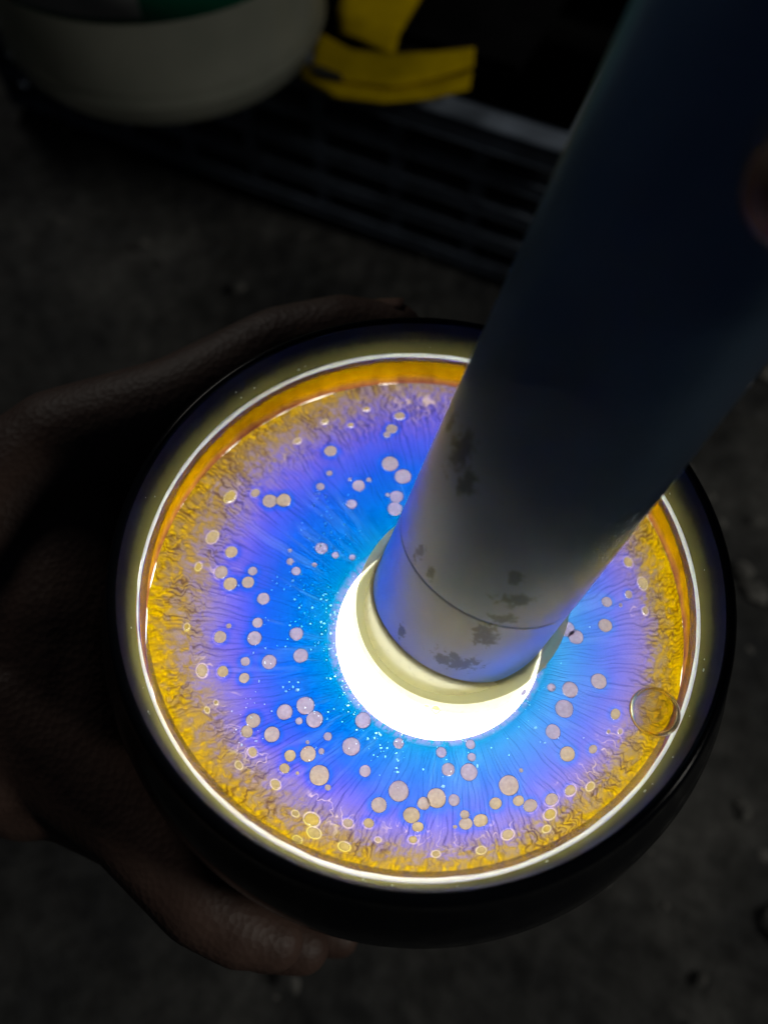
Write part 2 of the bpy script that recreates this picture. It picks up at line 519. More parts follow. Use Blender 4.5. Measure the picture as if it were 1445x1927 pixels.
for (px, py, pr) in SPOTS:
    c = at(px, py, Z_F)
    e = at(px + pr, py, Z_F)
    spots.append((c[0], c[1], abs(e[0] - c[0])))
spots = [s for s in spots if math.hypot(s[0], s[1]) < R_F - .15]

UN, TN = 400, 2400
uu = np.linspace(0, 1, UN)[:, None] * np.ones((1, TN))
tt = np.ones((UN, 1)) * (np.arange(TN) / TN)[None, :]
th = tt * 2 * np.pi
cs, sn = np.cos(th), np.sin(th)
RFE = R_F - .006 + .05 * (fbm(uu * 0, tt, 2, 60, 5, 3) - .42)
X = (HC[0] + HR * cs) * (1 - uu) + RFE * cs * uu
Y = (HC[1] + HR * sn) * (1 - uu) + RFE * sn * uu
# base film value: low and blue round the torch, high and gold at the wall
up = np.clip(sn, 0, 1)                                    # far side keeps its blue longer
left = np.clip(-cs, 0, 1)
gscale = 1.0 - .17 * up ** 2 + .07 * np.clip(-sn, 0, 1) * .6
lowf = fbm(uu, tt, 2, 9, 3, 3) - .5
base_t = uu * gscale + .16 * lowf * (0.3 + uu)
# radial fibres: waving lines that run from the torch to the wall, crumpling where the skin thickens
edge = np.clip((base_t + .14 * up - .60) / .18, 0, 1)
wu = (fbm(uu, tt, 16, 70, 41, 3) - .5); wt = (fbm(uu, tt, 16, 70, 51, 3) - .5)
def fibres(n, seed, calm, crumple, nu_c):
    ph = n * tt + calm * (fbm(uu, tt, 5, 60, seed, 2) - .5) * 2 + crumple * edge * (fbm(uu + wu * .05, tt, nu_c, n // 2, seed + 5, 2) - .5) * 2
    idx = np.floor(ph + .5); d = ph - idx
    amp = pnoise(uu, (idx * .61803) % 1.0, 7, 97, seed + 9)
    return d, amp, ph
d1, a1, p1 = fibres(250, 21, 1.1, 1.15, 24)
d2, a2, p2 = fibres(440, 31, 1.0, 1.0, 32)
wid = .20 + .06 * edge
l1 = np.clip(1 - np.abs(d1) / wid, 0, 1) * np.clip((a1 - .25) / .4, 0, 1)
l2 = np.clip(1 - np.abs(d2) / wid, 0, 1) * np.clip((a2 - .35) / .4, 0, 1)
line = np.clip(.9 * l1 + .5 * l2, 0, 1) * (1 - .4 * edge) * np.clip(uu / .12, .3, 1)
streak = .5 * np.cos(2 * np.pi * d1) * a1 + .35 * np.cos(2 * np.pi * d2) * a2
base_t = base_t - streak * .05 * np.clip(uu * 2.2, .25, 1)
wob = (fbm(uu, tt, 6, 50, 11, 3) - .5) * .006
# wrinkled, veined skin towards the wall
r1 = fbm(uu + wu * .09, tt + wt * .006, 24, 190, 61, 2)
r2 = fbm(uu + wu * .07, tt + wt * .005, 40, 360, 71, 2)
cross = np.clip(1 - np.abs(r1 - .5) / .07, 0, 1)
vpatch = np.clip((fbm(uu, tt, 6, 34, 81, 2) - .30) / .28, .18, 1)
vein = np.clip((1.0 * l1 + .6 * l2 + .55 * cross) * edge * vpatch, 0, 1)
# bright thread-like ridges where violet turns to gold
mid = np.clip(1 - np.abs(base_t - .68) / .13, 0, 1)
r3 = fbm(uu + wu * .10, tt + wt * .010, 9, 170, 91, 2)
thread = np.clip(1 - np.abs(r3 - .58) / .035, 0, 1) * mid * np.clip((fbm(uu, tt, 6, 40, 97, 2) - .45) / .15, 0, 1)
thick = base_t - .08 * np.clip((r2 - .5) * 3, -1, 1) * edge * (1 - .6 * vein)
halo = np.zeros_like(thick)
rimv = np.zeros_like(thick)
hole = np.zeros_like(thick)
for (sx, sy, sr) in spots:
    rr = math.hypot(sx, sy)
    asp = 1 + .55 * max(0, min(1, (rr - 3.9) / 1.1))
    a = math.atan2(sy, sx)
    # local window
    dx, dy = X - sx, Y - sy
    m_ = (np.abs(dx) < .6) & (np.abs(dy) < .6)
    dxm, dym = dx[m_], dy[m_]
    dr = (dxm * math.cos(a) + dym * math.sin(a)) * asp; dt = (-dxm * math.sin(a) + dym * math.cos(a))
    dd = np.sqrt(dr * dr + dt * dt)
    halo[m_] = np.maximum(halo[m_], np.exp(-(np.maximum(dd - sr, 0) / (.05 + .28 * sr)) ** 2) * min(1, sr / .10))
    rimv[m_] = np.maximum(rimv[m_], np.clip(1 - np.abs(dd - sr * 1.13) / .03, 0, 1))
    hole[m_] = np.maximum(hole[m_], (dd < sr * .97 - .004).astype(float))
    vein[m_] *= np.clip((dd - sr) / .06, 0, 1)
inner_zone = np.clip((.78 - base_t) / .15, 0, 1)
thick = thick - halo * .17 * inner_zone * np.clip((base_t - .34) / .2, 0, 1)
thread = np.clip(thread + rimv * np.clip((base_t - .60) / .12, 0, 1) * .9, 0, 1)
fuzz = np.clip(1 - uu * np.hypot(X - HC[0], Y - HC[1]) / .11, 0, 1) * np.clip((pnoise(uu, tt, 90, 700, 131) * .6 + pnoise(uu, tt, 30, 230, 137) * .6 - .35) / .3, 0, 1)  # pale fringe painted round the torch hole to soften the bright crescent's edge
thread = np.clip(thread + fuzz * .8, 0, 1)
# milky veil: the film is paler on the side towards the right and bottom
ang = np.arctan2(Y - HC[1], X - HC[0])
veil = np.clip(np.cos(ang - math.radians(-30)) * .9 + .25, 0, 1) + .5 * (fbm(uu, tt, 3, 30, 101, 3) - .5)
wisp = np.clip((fbm(uu, tt + wob * 2, 3, 150, 111, 3) - .56) / .2, 0, 1)
veil = np.clip(veil * .8 + wisp * .35, 0, 1) * np.clip((uu) / .15, 0, 1)
Zh = Z_F + .012 * (vein - .5) * edge + .006 * line * (1 - edge)
grain = rng.random((UN, TN))

verts = np.stack([X * CM, Y * CM, Zh * CM + ZOFF], -1).reshape(-1, 3)
ii = np.arange(UN - 1)[:, None]; jj = np.arange(TN)[None, :]; j2 = (jj + 1) % TN
faces = np.stack([ii * TN + jj, (ii + 1) * TN + jj, (ii + 1) * TN + j2, ii * TN + j2], -1).reshape(-1, 4)
me = bpy.data.meshes.new('film')
me.vertices.add(len(verts)); me.vertices.foreach_set('co', verts.astype(np.float32).ravel())
me.loops.add(faces.size); me.loops.foreach_set('vertex_index', faces.astype(np.int32).ravel())
me.polygons.add(len(faces)); me.polygons.foreach_set('loop_start', np.arange(0, faces.size, 4, dtype=np.int32))
me.update(calc_edges=True)
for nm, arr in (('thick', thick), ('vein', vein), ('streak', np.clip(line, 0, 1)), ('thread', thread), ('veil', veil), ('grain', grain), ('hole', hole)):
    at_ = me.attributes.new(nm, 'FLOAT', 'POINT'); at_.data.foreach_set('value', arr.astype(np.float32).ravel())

film_m, nt, out = mat('iridescent film')
A = {}
for nm in ('thick', 'vein', 'streak', 'thread', 'veil', 'grain'):
    A[nm] = N(nt, 'Attribute', attribute_name=nm).outputs['Fac']
# film colours by the thick value
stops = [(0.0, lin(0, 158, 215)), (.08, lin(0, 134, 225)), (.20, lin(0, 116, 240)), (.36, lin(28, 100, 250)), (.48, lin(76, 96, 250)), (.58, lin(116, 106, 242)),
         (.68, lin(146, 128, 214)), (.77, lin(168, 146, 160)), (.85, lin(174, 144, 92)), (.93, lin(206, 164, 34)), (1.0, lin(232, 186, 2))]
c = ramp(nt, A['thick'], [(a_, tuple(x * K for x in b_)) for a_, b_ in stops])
pale = ramp(nt, A['thick'], [(a_, tuple(x * K for x in b_)) for a_, b_ in [(0.0, lin(70, 190, 255)), (.3, lin(100, 158, 255)), (.5, lin(126, 140, 255)), (.68, lin(160, 142, 228)), (.8, lin(184, 160, 110)), (.92, lin(214, 172, 24)), (1.0, lin(236, 190, 2))]])
c = mixc(nt, math_n(nt, 'MULTIPLY', A['veil'], .85), c, pale)
dark = ramp(nt, A['thick'], [(a_, tuple(x * K for x in b_)) for a_, b_ in [(0.1, lin(0, 84, 190)), (.5, lin(36, 36, 140)), (.68, lin(76, 54, 92)), (.8, lin(92, 48, 14)), (1.0, lin(116, 70, 0))]])
c = mixc(nt, math_n(nt, 'MULTIPLY', A['streak'], .46), c, dark)
c = mixc(nt, math_n(nt, 'MULTIPLY', A['vein'], .66), c, dark)
bright = ramp(nt, A['thick'], [(a_, tuple(x * K for x in b_)) for a_, b_ in [(.5, lin(190, 170, 255)), (.68, lin(255, 225, 230)), (.85, lin(255, 240, 130))]])
c = mixc(nt, A['thread'], c, bright)
gr = math_n(nt, 'ADD', .90, math_n(nt, 'MULTIPLY', A['grain'], .2))
hsv = N(nt, 'HueSaturation'); LK(nt, gr, hsv.inputs['Value']); LK(nt, c, hsv.inputs['Color'])
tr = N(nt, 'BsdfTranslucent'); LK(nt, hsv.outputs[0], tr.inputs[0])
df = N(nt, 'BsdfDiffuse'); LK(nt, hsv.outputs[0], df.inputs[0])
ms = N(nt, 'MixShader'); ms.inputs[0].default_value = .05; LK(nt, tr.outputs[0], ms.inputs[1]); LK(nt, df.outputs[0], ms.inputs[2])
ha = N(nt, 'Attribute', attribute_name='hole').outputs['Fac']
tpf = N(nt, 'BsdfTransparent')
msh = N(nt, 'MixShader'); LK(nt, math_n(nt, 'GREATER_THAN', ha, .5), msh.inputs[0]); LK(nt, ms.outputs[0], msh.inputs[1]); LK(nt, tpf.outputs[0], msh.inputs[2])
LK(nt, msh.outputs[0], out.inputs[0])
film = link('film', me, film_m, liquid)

# round pale spots in the film, one object each
spot_m, nt, out = mat('film spot')
geo = N(nt, 'NewGeometry')
dist = N(nt, 'VectorMath', operation='DISTANCE'); LK(nt, geo.outputs['Position'], dist.inputs[0]); dist.inputs[1].default_value = W((HC[0] * .6, HC[1] * .6, Z_F))
dn = math_n(nt, 'MULTIPLY', dist.outputs['Value'], 100 / 5.5)
oi = N(nt, 'ObjectInfo')
sepp = N(nt, 'SeparateXYZ'); LK(nt, geo.outputs['Position'], sepp.inputs[0])
dn = math_n(nt, 'ADD', dn, math_n(nt, 'MULTIPLY', sepp.outputs[1], -2.0))
dn2 = math_n(nt, 'ADD', dn, math_n(nt, 'MULTIPLY', math_n(nt, 'SUBTRACT', oi.outputs['Random'], .5), .12))
c = ramp(nt, dn2, [(a_, tuple(x * K for x in b_)) for a_, b_ in [(.42, lin(158, 158, 206)), (.62, lin(168, 160, 184)), (.76, lin(180, 166, 150)), (.88, lin(188, 170, 104)), (1.0, lin(188, 160, 50))]])
nz = N(nt, 'TexNoise', i_Scale=1500.0, i_Detail=3.0); LK(nt, geo.outputs['Position'], nz.inputs['Vector'])
c = mixc(nt, 1.0, c, ramp(nt, nz.outputs[0], [(.3, (1.08, 1.02, 1.08)), (.7, (1.42, 1.36, 1.36))]), 'MULTIPLY')
ra = N(nt, 'Attribute', attribute_name='rad').outputs['Fac']
bp = ramp(nt, dn2, [(a_, tuple(x * K for x in b_)) for a_, b_ in [(.4, lin(120, 100, 235)), (.62, lin(170, 130, 225)), (.78, lin(236, 205, 190)), (.9, lin(250, 232, 120))]])
c = mixc(nt, math_n(nt, 'MULTIPLY', ramp(nt, ra, [(.86, (0, 0, 0)), (.97, (1, 1, 1))]), .75), c, bp)
tr = N(nt, 'BsdfTranslucent'); LK(nt, c, tr.inputs[0])
df = N(nt, 'BsdfDiffuse'); LK(nt, c, df.inputs[0])
ms = N(nt, 'MixShader'); ms.inputs[0].default_value = .05; LK(nt, tr.outputs[0], ms.inputs[1]); LK(nt, df.outputs[0], ms.inputs[2])
tpp = N(nt, 'BsdfTransparent')
mse = N(nt, 'MixShader'); LK(nt, ramp(nt, ra, [(.90, (0, 0, 0)), (.985, (1, 1, 1))]), mse.inputs[0]); LK(nt, ms.outputs[0], mse.inputs[1]); LK(nt, tpp.outputs[0], mse.inputs[2])
LK(nt, mse.outputs[0], out.inputs[0])


def spot_mesh(seed):
    r_ = random.Random(seed); n = 28
    ph = [r_.uniform(0, 6.28) for _ in range(3)]; am = [r_.uniform(0, .03) for _ in range(3)]
    v = [(0, 0, .10)]; rad = [0.0]; f = []
    RS = (.35, .7, .9, 1.0)
    for k, q in enumerate(RS):
        for i in range(n):
            a = 2 * math.pi * i / n
            w = 1.07 + sum(am[j] * math.sin((j + 2) * a + ph[j]) for j in range(3))
            v.append((q * w * math.cos(a), q * w * math.sin(a), .10 * (1 - q * q))); rad.append(q)
    for i in range(n): f.append((0, 1 + i, 1 + (i + 1) % n))
    for k in range(len(RS) - 1):
        for i in range(n):
            a, b2 = 1 + k * n + i, 1 + k * n + (i + 1) % n
            f.append((a, a + n, b2 + n, b2))
    me = pyd('spot', v, f)
    t_ = me.attributes.new('rad', 'FLOAT', 'POINT'); t_.data.foreach_set('value', rad)
    me.materials.append(spot_m)
    return me


spot_meshes = [spot_mesh(s) for s in range(9)]
for k, (sx, sy, sr) in enumerate(spots):
    rr = math.hypot(sx, sy); asp = 1 + .55 * max(0, min(1, (rr - 3.9) / 1.1))
    o = link('film_spot', spot_meshes[k % 9], None, liquid)
    o.location = W((sx, sy, Z_F + .004 + .003 * (k % 4)))
    o.scale = (sr * CM / asp, sr * CM, .07 * CM)
    o.rotation_euler = (0, 0, math.atan2(sy, sx))

# white crystalline flakes scattered through the film
fv, ff = [], []
def flake(x, y, s):
    ex, ey = random.uniform(.5, 2.0), random.uniform(.5, 1.6)
    a0 = random.uniform(0, 6.28); n = random.choice((3, 4, 5)); off = len(fv)
    for lay in (0, 1):
        for i in range(n):
            a = a0 + 6.283 * i / n; q = s * (.6 + .5 * ((i * 37 + n) % 7) / 7)
            fv.append(W((x + q * math.cos(a) * ex, y + q * math.sin(a) * ey, Z_F + .03 + .02 * lay + .4 * s * lay)))
    ff.append(tuple(off + n + i for i in range(n)))
    for i in range(n): ff.append((off + i, off + (i + 1) % n, off + n + (i + 1) % n, off + n + i))
fl_px = [(600,940,22,16),(605,1035,20,14),(560,1110,40,20),(520,1095,20,10),(640,1010,30,24),(590,1150,40,26),(560,1180,26,14),(500,1220,26,14),(610,1210,22,16),(618,1180,16,22),(640,1280,16,26),(560,1290,10,8),(545,1300,10,12),
         (480,1310,30,10),(450,1340,26,10),(470,1385,20,9),(590,1340,25,12),(630,1330,30,16),(690,1395,22,14),(720,1410,26,22),(705,1385,16,14),(750,1405,24,16),(590,1420,14,8),(665,1410,10,6),(640,1160,30,16),(730,1440,26,8),
         (600,980,30,14),(660,930,20,9),(500,1170,20,8),(440,1110,16,5),(770,1480,40,6),(870,1440,40,6),(960,1400,50,10),(1010,1330,40,8),(1070,1380,40,7),(1120,1210,30,5),(640,1230,14,24),(655,1320,14,20),(620,1120,20,18),(575,1125,16,10)]
for (px, py, sp, n) in fl_px:
    for k in range(n):
        c = at(px + random.gauss(0, sp * .6), py + random.gauss(0, sp * .6), Z_F)
        if random.random() < .5: continue
        if math.hypot(c[0] - HC[0], c[1] - HC[1]) < HR + .02 or math.hypot(c[0], c[1]) > 5.2: continue
        flake(c[0], c[1], .004 + .020 * random.random() ** 2.6)
for k in range(110):
    a = random.uniform(0, 6.28); r_ = HR + .02 + abs(random.gauss(0, .16))
    if random.random() < .35: continue
    flake(HC[0] + r_ * math.cos(a), HC[1] + r_ * math.sin(a), .004 + .014 * random.random() ** 2)
flk_m, nt, out = mat('white crystal flakes')
tr = N(nt, 'BsdfTranslucent'); tr.inputs[0].default_value = (.34, .46, .54, 1)
LK(nt, tr.outputs[0], out.inputs[0])
fl = link('crystal_flakes', pyd('flakes', fv, ff), flk_m, liquid, smooth=False)
tag(fl, kind='stuff')

# submerged gold-stained band at the wall between film and liquid line
gold_m, nt, out = mat('gold stain on submerged wall')
geo = N(nt, 'NewGeometry'); sep = N(nt, 'SeparateXYZ'); LK(nt, geo.outputs['Position'], sep.inputs[0])
hg = math_n(nt, 'MULTIPLY', math_n(nt, 'SUBTRACT', sep.outputs[2], ZOFF + Z_F * CM), 100 / 1.28)
nz = N(nt, 'TexNoise', i_Scale=160.0, i_Detail=5.0, i_Roughness=.6)
mp = N(nt, 'Mapping'); mp.inputs['Scale'].default_value = (1, 1, .4); LK(nt, geo.outputs['Position'], mp.inputs[0]); LK(nt, mp.outputs[0], nz.inputs['Vector'])
hh = math_n(nt, 'ADD', hg, math_n(nt, 'MULTIPLY', math_n(nt, 'SUBTRACT', nz.outputs[0], .5), .35))
c = ramp(nt, hh, [(a_, tuple(min(.95, x * K * 3.0) for x in b_)) for a_, b_ in [(0.0, lin(128, 66, 60)), (.10, lin(172, 112, 60)), (.22, lin(196, 142, 4)), (.6, lin(212, 158, 2)), (.78, lin(206, 152, 40)), (.88, lin(196, 150, 130)), (.95, lin(120, 110, 225))]])  # violet at the top paints the film colour refracted by the meniscus
c = mixc(nt, 1.0, c, ramp(nt, nz.outputs[0], [(.3, (.8, .78, .8)), (.7, (1.15, 1.15, 1.0))]), 'MULTIPLY')
tr = N(nt, 'BsdfTranslucent'); LK(nt, c, tr.inputs[0]); df = N(nt, 'BsdfDiffuse'); LK(nt, c, df.inputs[0])
ms = N(nt, 'MixShader'); ms.inputs[0].default_value = .2; LK(nt, tr.outputs[0], ms.inputs[1]); LK(nt, df.outputs[0], ms.inputs[2]); LK(nt, ms.outputs[0], out.inputs[0])
v, f = lathe([(R_F - .005, Z_F + .004), (R_F + .005, Z_F * .75), (R_F - .02, Z_F * .5), (R_F - .06, Z_F * .25), (R_RING - .02, -.06)], 260)
link('gold_stain', pyd('gold', v, f), gold_m, liquid)

# meniscus at the wall: an uneven clear bead that glows with the light inside the liquid
men_m, nt, out = mat('bright meniscus')
tr = N(nt, 'BsdfTranslucent'); tr.inputs[0].default_value = (.86, .95, .93, 1)
gl = N(nt, 'BsdfGlossy'); gl.inputs['Roughness'].default_value = .1
ms = N(nt, 'MixShader'); ms.inputs[0].default_value = .06; LK(nt, tr.outputs[0], ms.inputs[1]); LK(nt, gl.outputs[0], ms.inputs[2]); LK(nt, ms.outputs[0], out.inputs[0])
rings = []
SEG = 360
for prof_i in range(9):
    ring = []
    for i in range(SEG):
        a = 2 * math.pi * i / SEG
        w = .055 + .010 * math.sin(3 * a + 1) + .006 * math.sin(11 * a) + .006 * (math.sin(37 * a) * math.sin(13 * a + 2)) - .022 * max(0, math.cos(a - 3.25)) ** 3 - .02 * max(0, math.cos(a - .25)) ** 3
        q = math.pi * prof_i / 8
        r_ = R_RING - .025 - w * math.cos(q) + .035
        ring.append((r_ * math.cos(a), r_ * math.sin(a), -.03 + w * .9 * math.sin(q)))
    rings.append(ring)
v, f = loft(rings)
link('meniscus', pyd('meniscus', v, f), men_m, liquid)
# refracted film colour painted as a violet meniscus band, just inside the bright bead
vio_m, nt, out = mat('painted violet refraction')
tr = N(nt, 'BsdfTranslucent'); tr.inputs[0].default_value = (*lin(128, 116, 232, K * 2.6), 1)
tp = N(nt, 'BsdfTransparent')
ms = N(nt, 'MixShader'); ms.inputs[0].default_value = .35; LK(nt, tr.outputs[0], ms.inputs[1]); LK(nt, tp.outputs[0], ms.inputs[2]); LK(nt, ms.outputs[0], out.inputs[0])
rings = []
for (dr_, z_) in ((-.145, -.055), (-.115, -.03), (-.06, -.02), (-.035, -.028)):
    rings.append([((R_RING + dr_) * math.cos(2 * math.pi * i / 240), (R_RING + dr_) * math.sin(2 * math.pi * i / 240), z_) for i in range(240)])
v, f = loft(rings)
link('meniscus_edge', pyd('meniscus_edge', v, f), vio_m, liquid)

# tiny droplets left on the jar wall just above the liquid line
dv, dfc = [], []
for k in range(60):
    a = random.uniform(0, 6.283); z = .06 + .5 * random.random() ** 2.4; s_ = .006 + .020 * random.random() ** 3
    r_ = R_RING + .04 + .13 * z
    off = len(dv); cc = np.array([r_ * math.cos(a), r_ * math.sin(a), z]); sq = random.uniform(.8, 2.2)
    tv = np.array([-math.sin(a), math.cos(a), 0]); rv = np.array([math.cos(a), math.sin(a), 0])
    for c_ in bv:
        dv.append(W(cc + tv * c_.x * s_ * sq + rv * c_.y * s_ * .6 + np.array([0, 0, c_.z * s_])))
    dfc += [[i_ + off for i_ in f_] for f_ in bf]
dr_o = link('droplets', pyd('droplets', dv, dfc), men_m, jar)
tag(dr_o, kind='stuff')

# ------------------------------------------------------------------ torch
TA = np.array([.839, -.424, 0.0]); TU = np.array([.2896, .2937, 1.0]); TU /= np.linalg.norm(TU); TRD = 1.694
E1 = np.cross(TU, [0, 0, 1.0]); E1 /= np.linalg.norm(E1); E2 = np.cross(TU, E1)


def cyl_hit(px, py):
    v = ray(px, py); w = CAMP - TA; vp = v - TU * (v @ TU); wp = w - TU * (w @ TU)
    a, b, c = vp @ vp, 2 * vp @ wp, wp @ wp - TRD ** 2
    t = (-b - math.sqrt(max(b * b - 4 * a * c, 0))) / 2 / a
    return CAMP + v * t


torch = empty('flashlight', W(TA - TU * 1.05), 'smudged grey metal flashlight dipped lens down into the glowing liquid', 'flashlight')
tm, nt, out = mat('smudged anodised metal')
p = N(nt, 'BsdfPrincipled')
geo = N(nt, 'NewGeometry')
n1 = N(nt, 'TexNoise', i_Scale=520.0, i_Detail=9.0, i_Roughness=.72, i_Distortion=.9); LK(nt, geo.outputs['Position'], n1.inputs['Vector'])
n2 = N(nt, 'TexNoise', i_Scale=60.0, i_Detail=4.0); LK(nt, geo.outputs['Position'], n2.inputs['Vector'])
mask = None
for (px, py, rx, ry, rz) in [(868, 850, .42, .42, 1.0), (880, 905, .30, .30, .6), (845, 800, .2, .2, .5), (968, 1088, .24, .24, .26), (965, 1130, .5, .5, .28), (915, 1195, .42, .42, .5), (755, 1190, .22, .22, .32), (790, 1040, .16, .16, .7), (810, 1080, .14, .14, .5), (860, 1245, .7, .7, .35), (950, 1165, .5, .5, .2)]:
    h = cyl_hit(px, py)
    s_ = N(nt, 'VectorMath', operation='SUBTRACT'); LK(nt, geo.outputs['Position'], s_.inputs[0]); s_.inputs[1].default_value = W(h)
    q_ = N(nt, 'VectorMath', operation='MULTIPLY'); LK(nt, s_.outputs[0], q_.inputs[0]); q_.inputs[1].default_value = (100 / rx, 100 / ry, 100 / rz)
    l_ = N(nt, 'VectorMath', operation='LENGTH'); LK(nt, q_.outputs[0], l_.inputs[0])
    k_ = math_n(nt, 'SUBTRACT', 1.0, l_.outputs['Value'], clamp=True)
    mask = k_ if mask is None else math_n(nt, 'MAXIMUM', mask, k_)
dirt = math_n(nt, 'ADD', math_n(nt, 'MULTIPLY', mask, .36), math_n(nt, 'MULTIPLY', n1.outputs[0], 1.0))
dirt = ramp(nt, dirt, [(.655, (0, 0, 0)), (.73, (1, 1, 1))])
sc_ = ramp(nt, n2.outputs[0], [(.35, (.31, .51, .82)), (.65, (.38, .59, .90))])
LK(nt, mixc(nt, math_n(nt, 'MULTIPLY', dirt, .6), sc_, (.05, .085, .15)), p.inputs['Base Color'])
p.inputs['Metallic'].default_value = .96
LK(nt, ramp(nt, n2.outputs[0], [(.3, (.30,) * 3), (.7, (.37,) * 3)]), p.inputs['Roughness'])
p.inputs['Specular IOR Level'].default_value = .3
LK(nt, p.outputs[0], out.inputs[0])
SEAM = 1.455
prof = [(TRD, -.35 + .3 * k) for k in range(6)] + [(TRD, SEAM - .06), (TRD, SEAM - .030), (TRD, SEAM - .026), (TRD - .010, SEAM - .010), (TRD - .010, SEAM + .010), (TRD, SEAM + .026), (TRD, SEAM + .030), (TRD, SEAM + .06)] + [(TRD, SEAM + .6 * k) for k in range(1, 24)] + [(TRD, 16.2), (TRD - .2, 16.5), (.02, 16.5)]
v, f = lathe(prof, 128, axis=TU, origin=TA)
link('tube', outward(pyd('tube', v, f)), tm, torch)
# bezel under the surface: pale plastic, flared to the lens
bz, nt, out = mat('cream bezel plastic')
p = N(nt, 'BsdfPrincipled'); p.inputs['Roughness'].default_value = .22
nz = N(nt, 'TexNoise', i_Scale=700.0, i_Detail=4.0); geo = N(nt, 'NewGeometry'); LK(nt, geo.outputs['Position'], nz.inputs['Vector'])
LK(nt, ramp(nt, nz.outputs[0], [(.28, (.40, .39, .26)), (.4, (.74, .73, .54)), (.7, (.8, .79, .6))]), p.inputs['Base Color'])
tr = N(nt, 'BsdfTranslucent'); tr.inputs[0].default_value = (.94, .93, .80, 1)
ms = N(nt, 'MixShader'); ms.inputs[0].default_value = .6; LK(nt, p.outputs[0], ms.inputs[1]); LK(nt, tr.outputs[0], ms.inputs[2]); LK(nt, ms.outputs[0], out.inputs[0])
v, f = lathe([(TRD - .03, -.2), (TRD + .04, -.3), (TRD + .08, -.45), (1.86, -.85), (1.90, -1.02), (1.86, -1.10), (1.66, -1.10), (1.66, -.9), (TRD - .2, -.6), (TRD - .2, -.2)], 128, axis=TU, origin=TA)
link('bezel', outward(pyd('bezel', v, f)), bz, torch)
# lit lens
lens_m, nt, out = mat('lit lens')
em = N(nt, 'Emission'); em.inputs[0].default_value = (1, .98, .93, 1); em.inputs[1].default_value = 6
LK(nt, em.outputs[0], out.inputs[0])
v, f = lathe([(1.655, -.92), (1.655, -.98), (1.5, -1.06), (1.0, -1.12), (.02, -1.14)], 96, axis=TU, origin=TA)
link('lens', outward(pyd('lens', v, f)), lens_m, torch)
lp = area_lamp('torch_lamp', W(TA - TU * 1.2), W(TA - TU * 3), 2 * 1.5 * CM, 0.43, (1.0, .985, .95))
lp.parent = torch; lp.matrix_parent_inverse = Matrix.Translation(-torch.location)

# meniscus climbing the tube: olive tinted collar of liquid
mt_m, nt, out = mat('liquid collar')
p = N(nt, 'BsdfPrincipled'); p.inputs['Base Color'].default_value = (*lin(205, 202, 150), 1); p.inputs['Roughness'].default_value = .08
tr = N(nt, 'BsdfTranslucent'); tr.inputs[0].default_value = (*lin(200, 198, 146), 1)
tp = N(nt, 'BsdfTransparent'); tp.inputs[0].default_value = (.75, .76, .6, 1)
ms = N(nt, 'MixShader'); ms.inputs[0].default_value = .5; LK(nt, p.outputs[0], ms.inputs[1]); LK(nt, tr.outputs[0], ms.inputs[2])
ms3 = N(nt, 'MixShader'); ms3.inputs[0].default_value = .25; LK(nt, ms.outputs[0], ms3.inputs[1]); LK(nt, tp.outputs[0], ms3.inputs[2]); LK(nt, ms3.outputs[0], out.inputs[0])


def tube_section(z, extra, n=160):
    out_ = []
    for i in range(n):
        a = 2 * math.pi * i / n
        d0 = (TRD + extra) * (math.cos(a) * E1 + math.sin(a) * E2)
        t = (z - d0[2]) / TU[2]
        q = TA + d0 + TU * t
        out_.append(q)
    return out_


v, f = loft([tube_section(.10, .004), tube_section(.045, .03), tube_section(.015, .09), tube_section(-.005, .17), tube_section(-.03, .235)])
link('torch_meniscus', pyd('torch_meniscus', v, f), mt_m, liquid)

# liquid surface: clear, only its reflection shows
sf_m, nt, out = mat('clear liquid surface')
geo = N(nt, 'NewGeometry'); dt_ = N(nt, 'VectorMath', operation='DOT_PRODUCT'); LK(nt, geo.outputs['Incoming'], dt_.inputs[0]); LK(nt, geo.outputs['Normal'], dt_.inputs[1])
fr_ = math_n(nt, 'ADD', .02, math_n(nt, 'MULTIPLY', .98, math_n(nt, 'POWER', math_n(nt, 'SUBTRACT', 1.0, math_n(nt, 'ABSOLUTE', dt_.outputs['Value'])), 5.0)))
tp = N(nt, 'BsdfTransparent'); gl = N(nt, 'BsdfGlossy'); gl.inputs['Roughness'].default_value = .03
ms = N(nt, 'MixShader'); LK(nt, fr_, ms.inputs[0]); LK(nt, tp.outputs[0], ms.inputs[1]); LK(nt, gl.outputs[0], ms.inputs[2]); LK(nt, ms.outputs[0], out.inputs[0])
inner = tube_section(-.012, .2, 160)
ctr = TA
angs = [math.atan2(q[1] - ctr[1], q[0] - ctr[0]) for q in inner]
outer = []
for a in angs:
    dx, dy = math.cos(a), math.sin(a); b_ = ctr[0] * dx + ctr[1] * dy; c_ = ctr[0] ** 2 + ctr[1] ** 2 - (R_RING - .09) ** 2
    t = -b_ + math.sqrt(b_ * b_ - c_); outer.append((ctr[0] + dx * t, ctr[1] + dy * t, -.035))
mids = [[tuple(np.array(inner[i]) * (1 - w) + np.array(outer[i]) * w) for i in range(160)] for w in (.1, .4, .7, .92)]
v, f = loft([inner] + mids + [outer])
link('surface', pyd('surface', v, f), sf_m, liquid)

# ------------------------------------------------------------------ bubbles on the liquid
bub_m, nt, out = mat('bubble skin')
g = N(nt, 'BsdfGlass'); g.inputs['IOR'].default_value = 1.33; g.inputs['Roughness'].default_value = 0.0
g.inputs['Color'].default_value = (.93, .90, .74, 1)
LK(nt, g.outputs[0], out.inputs[0])


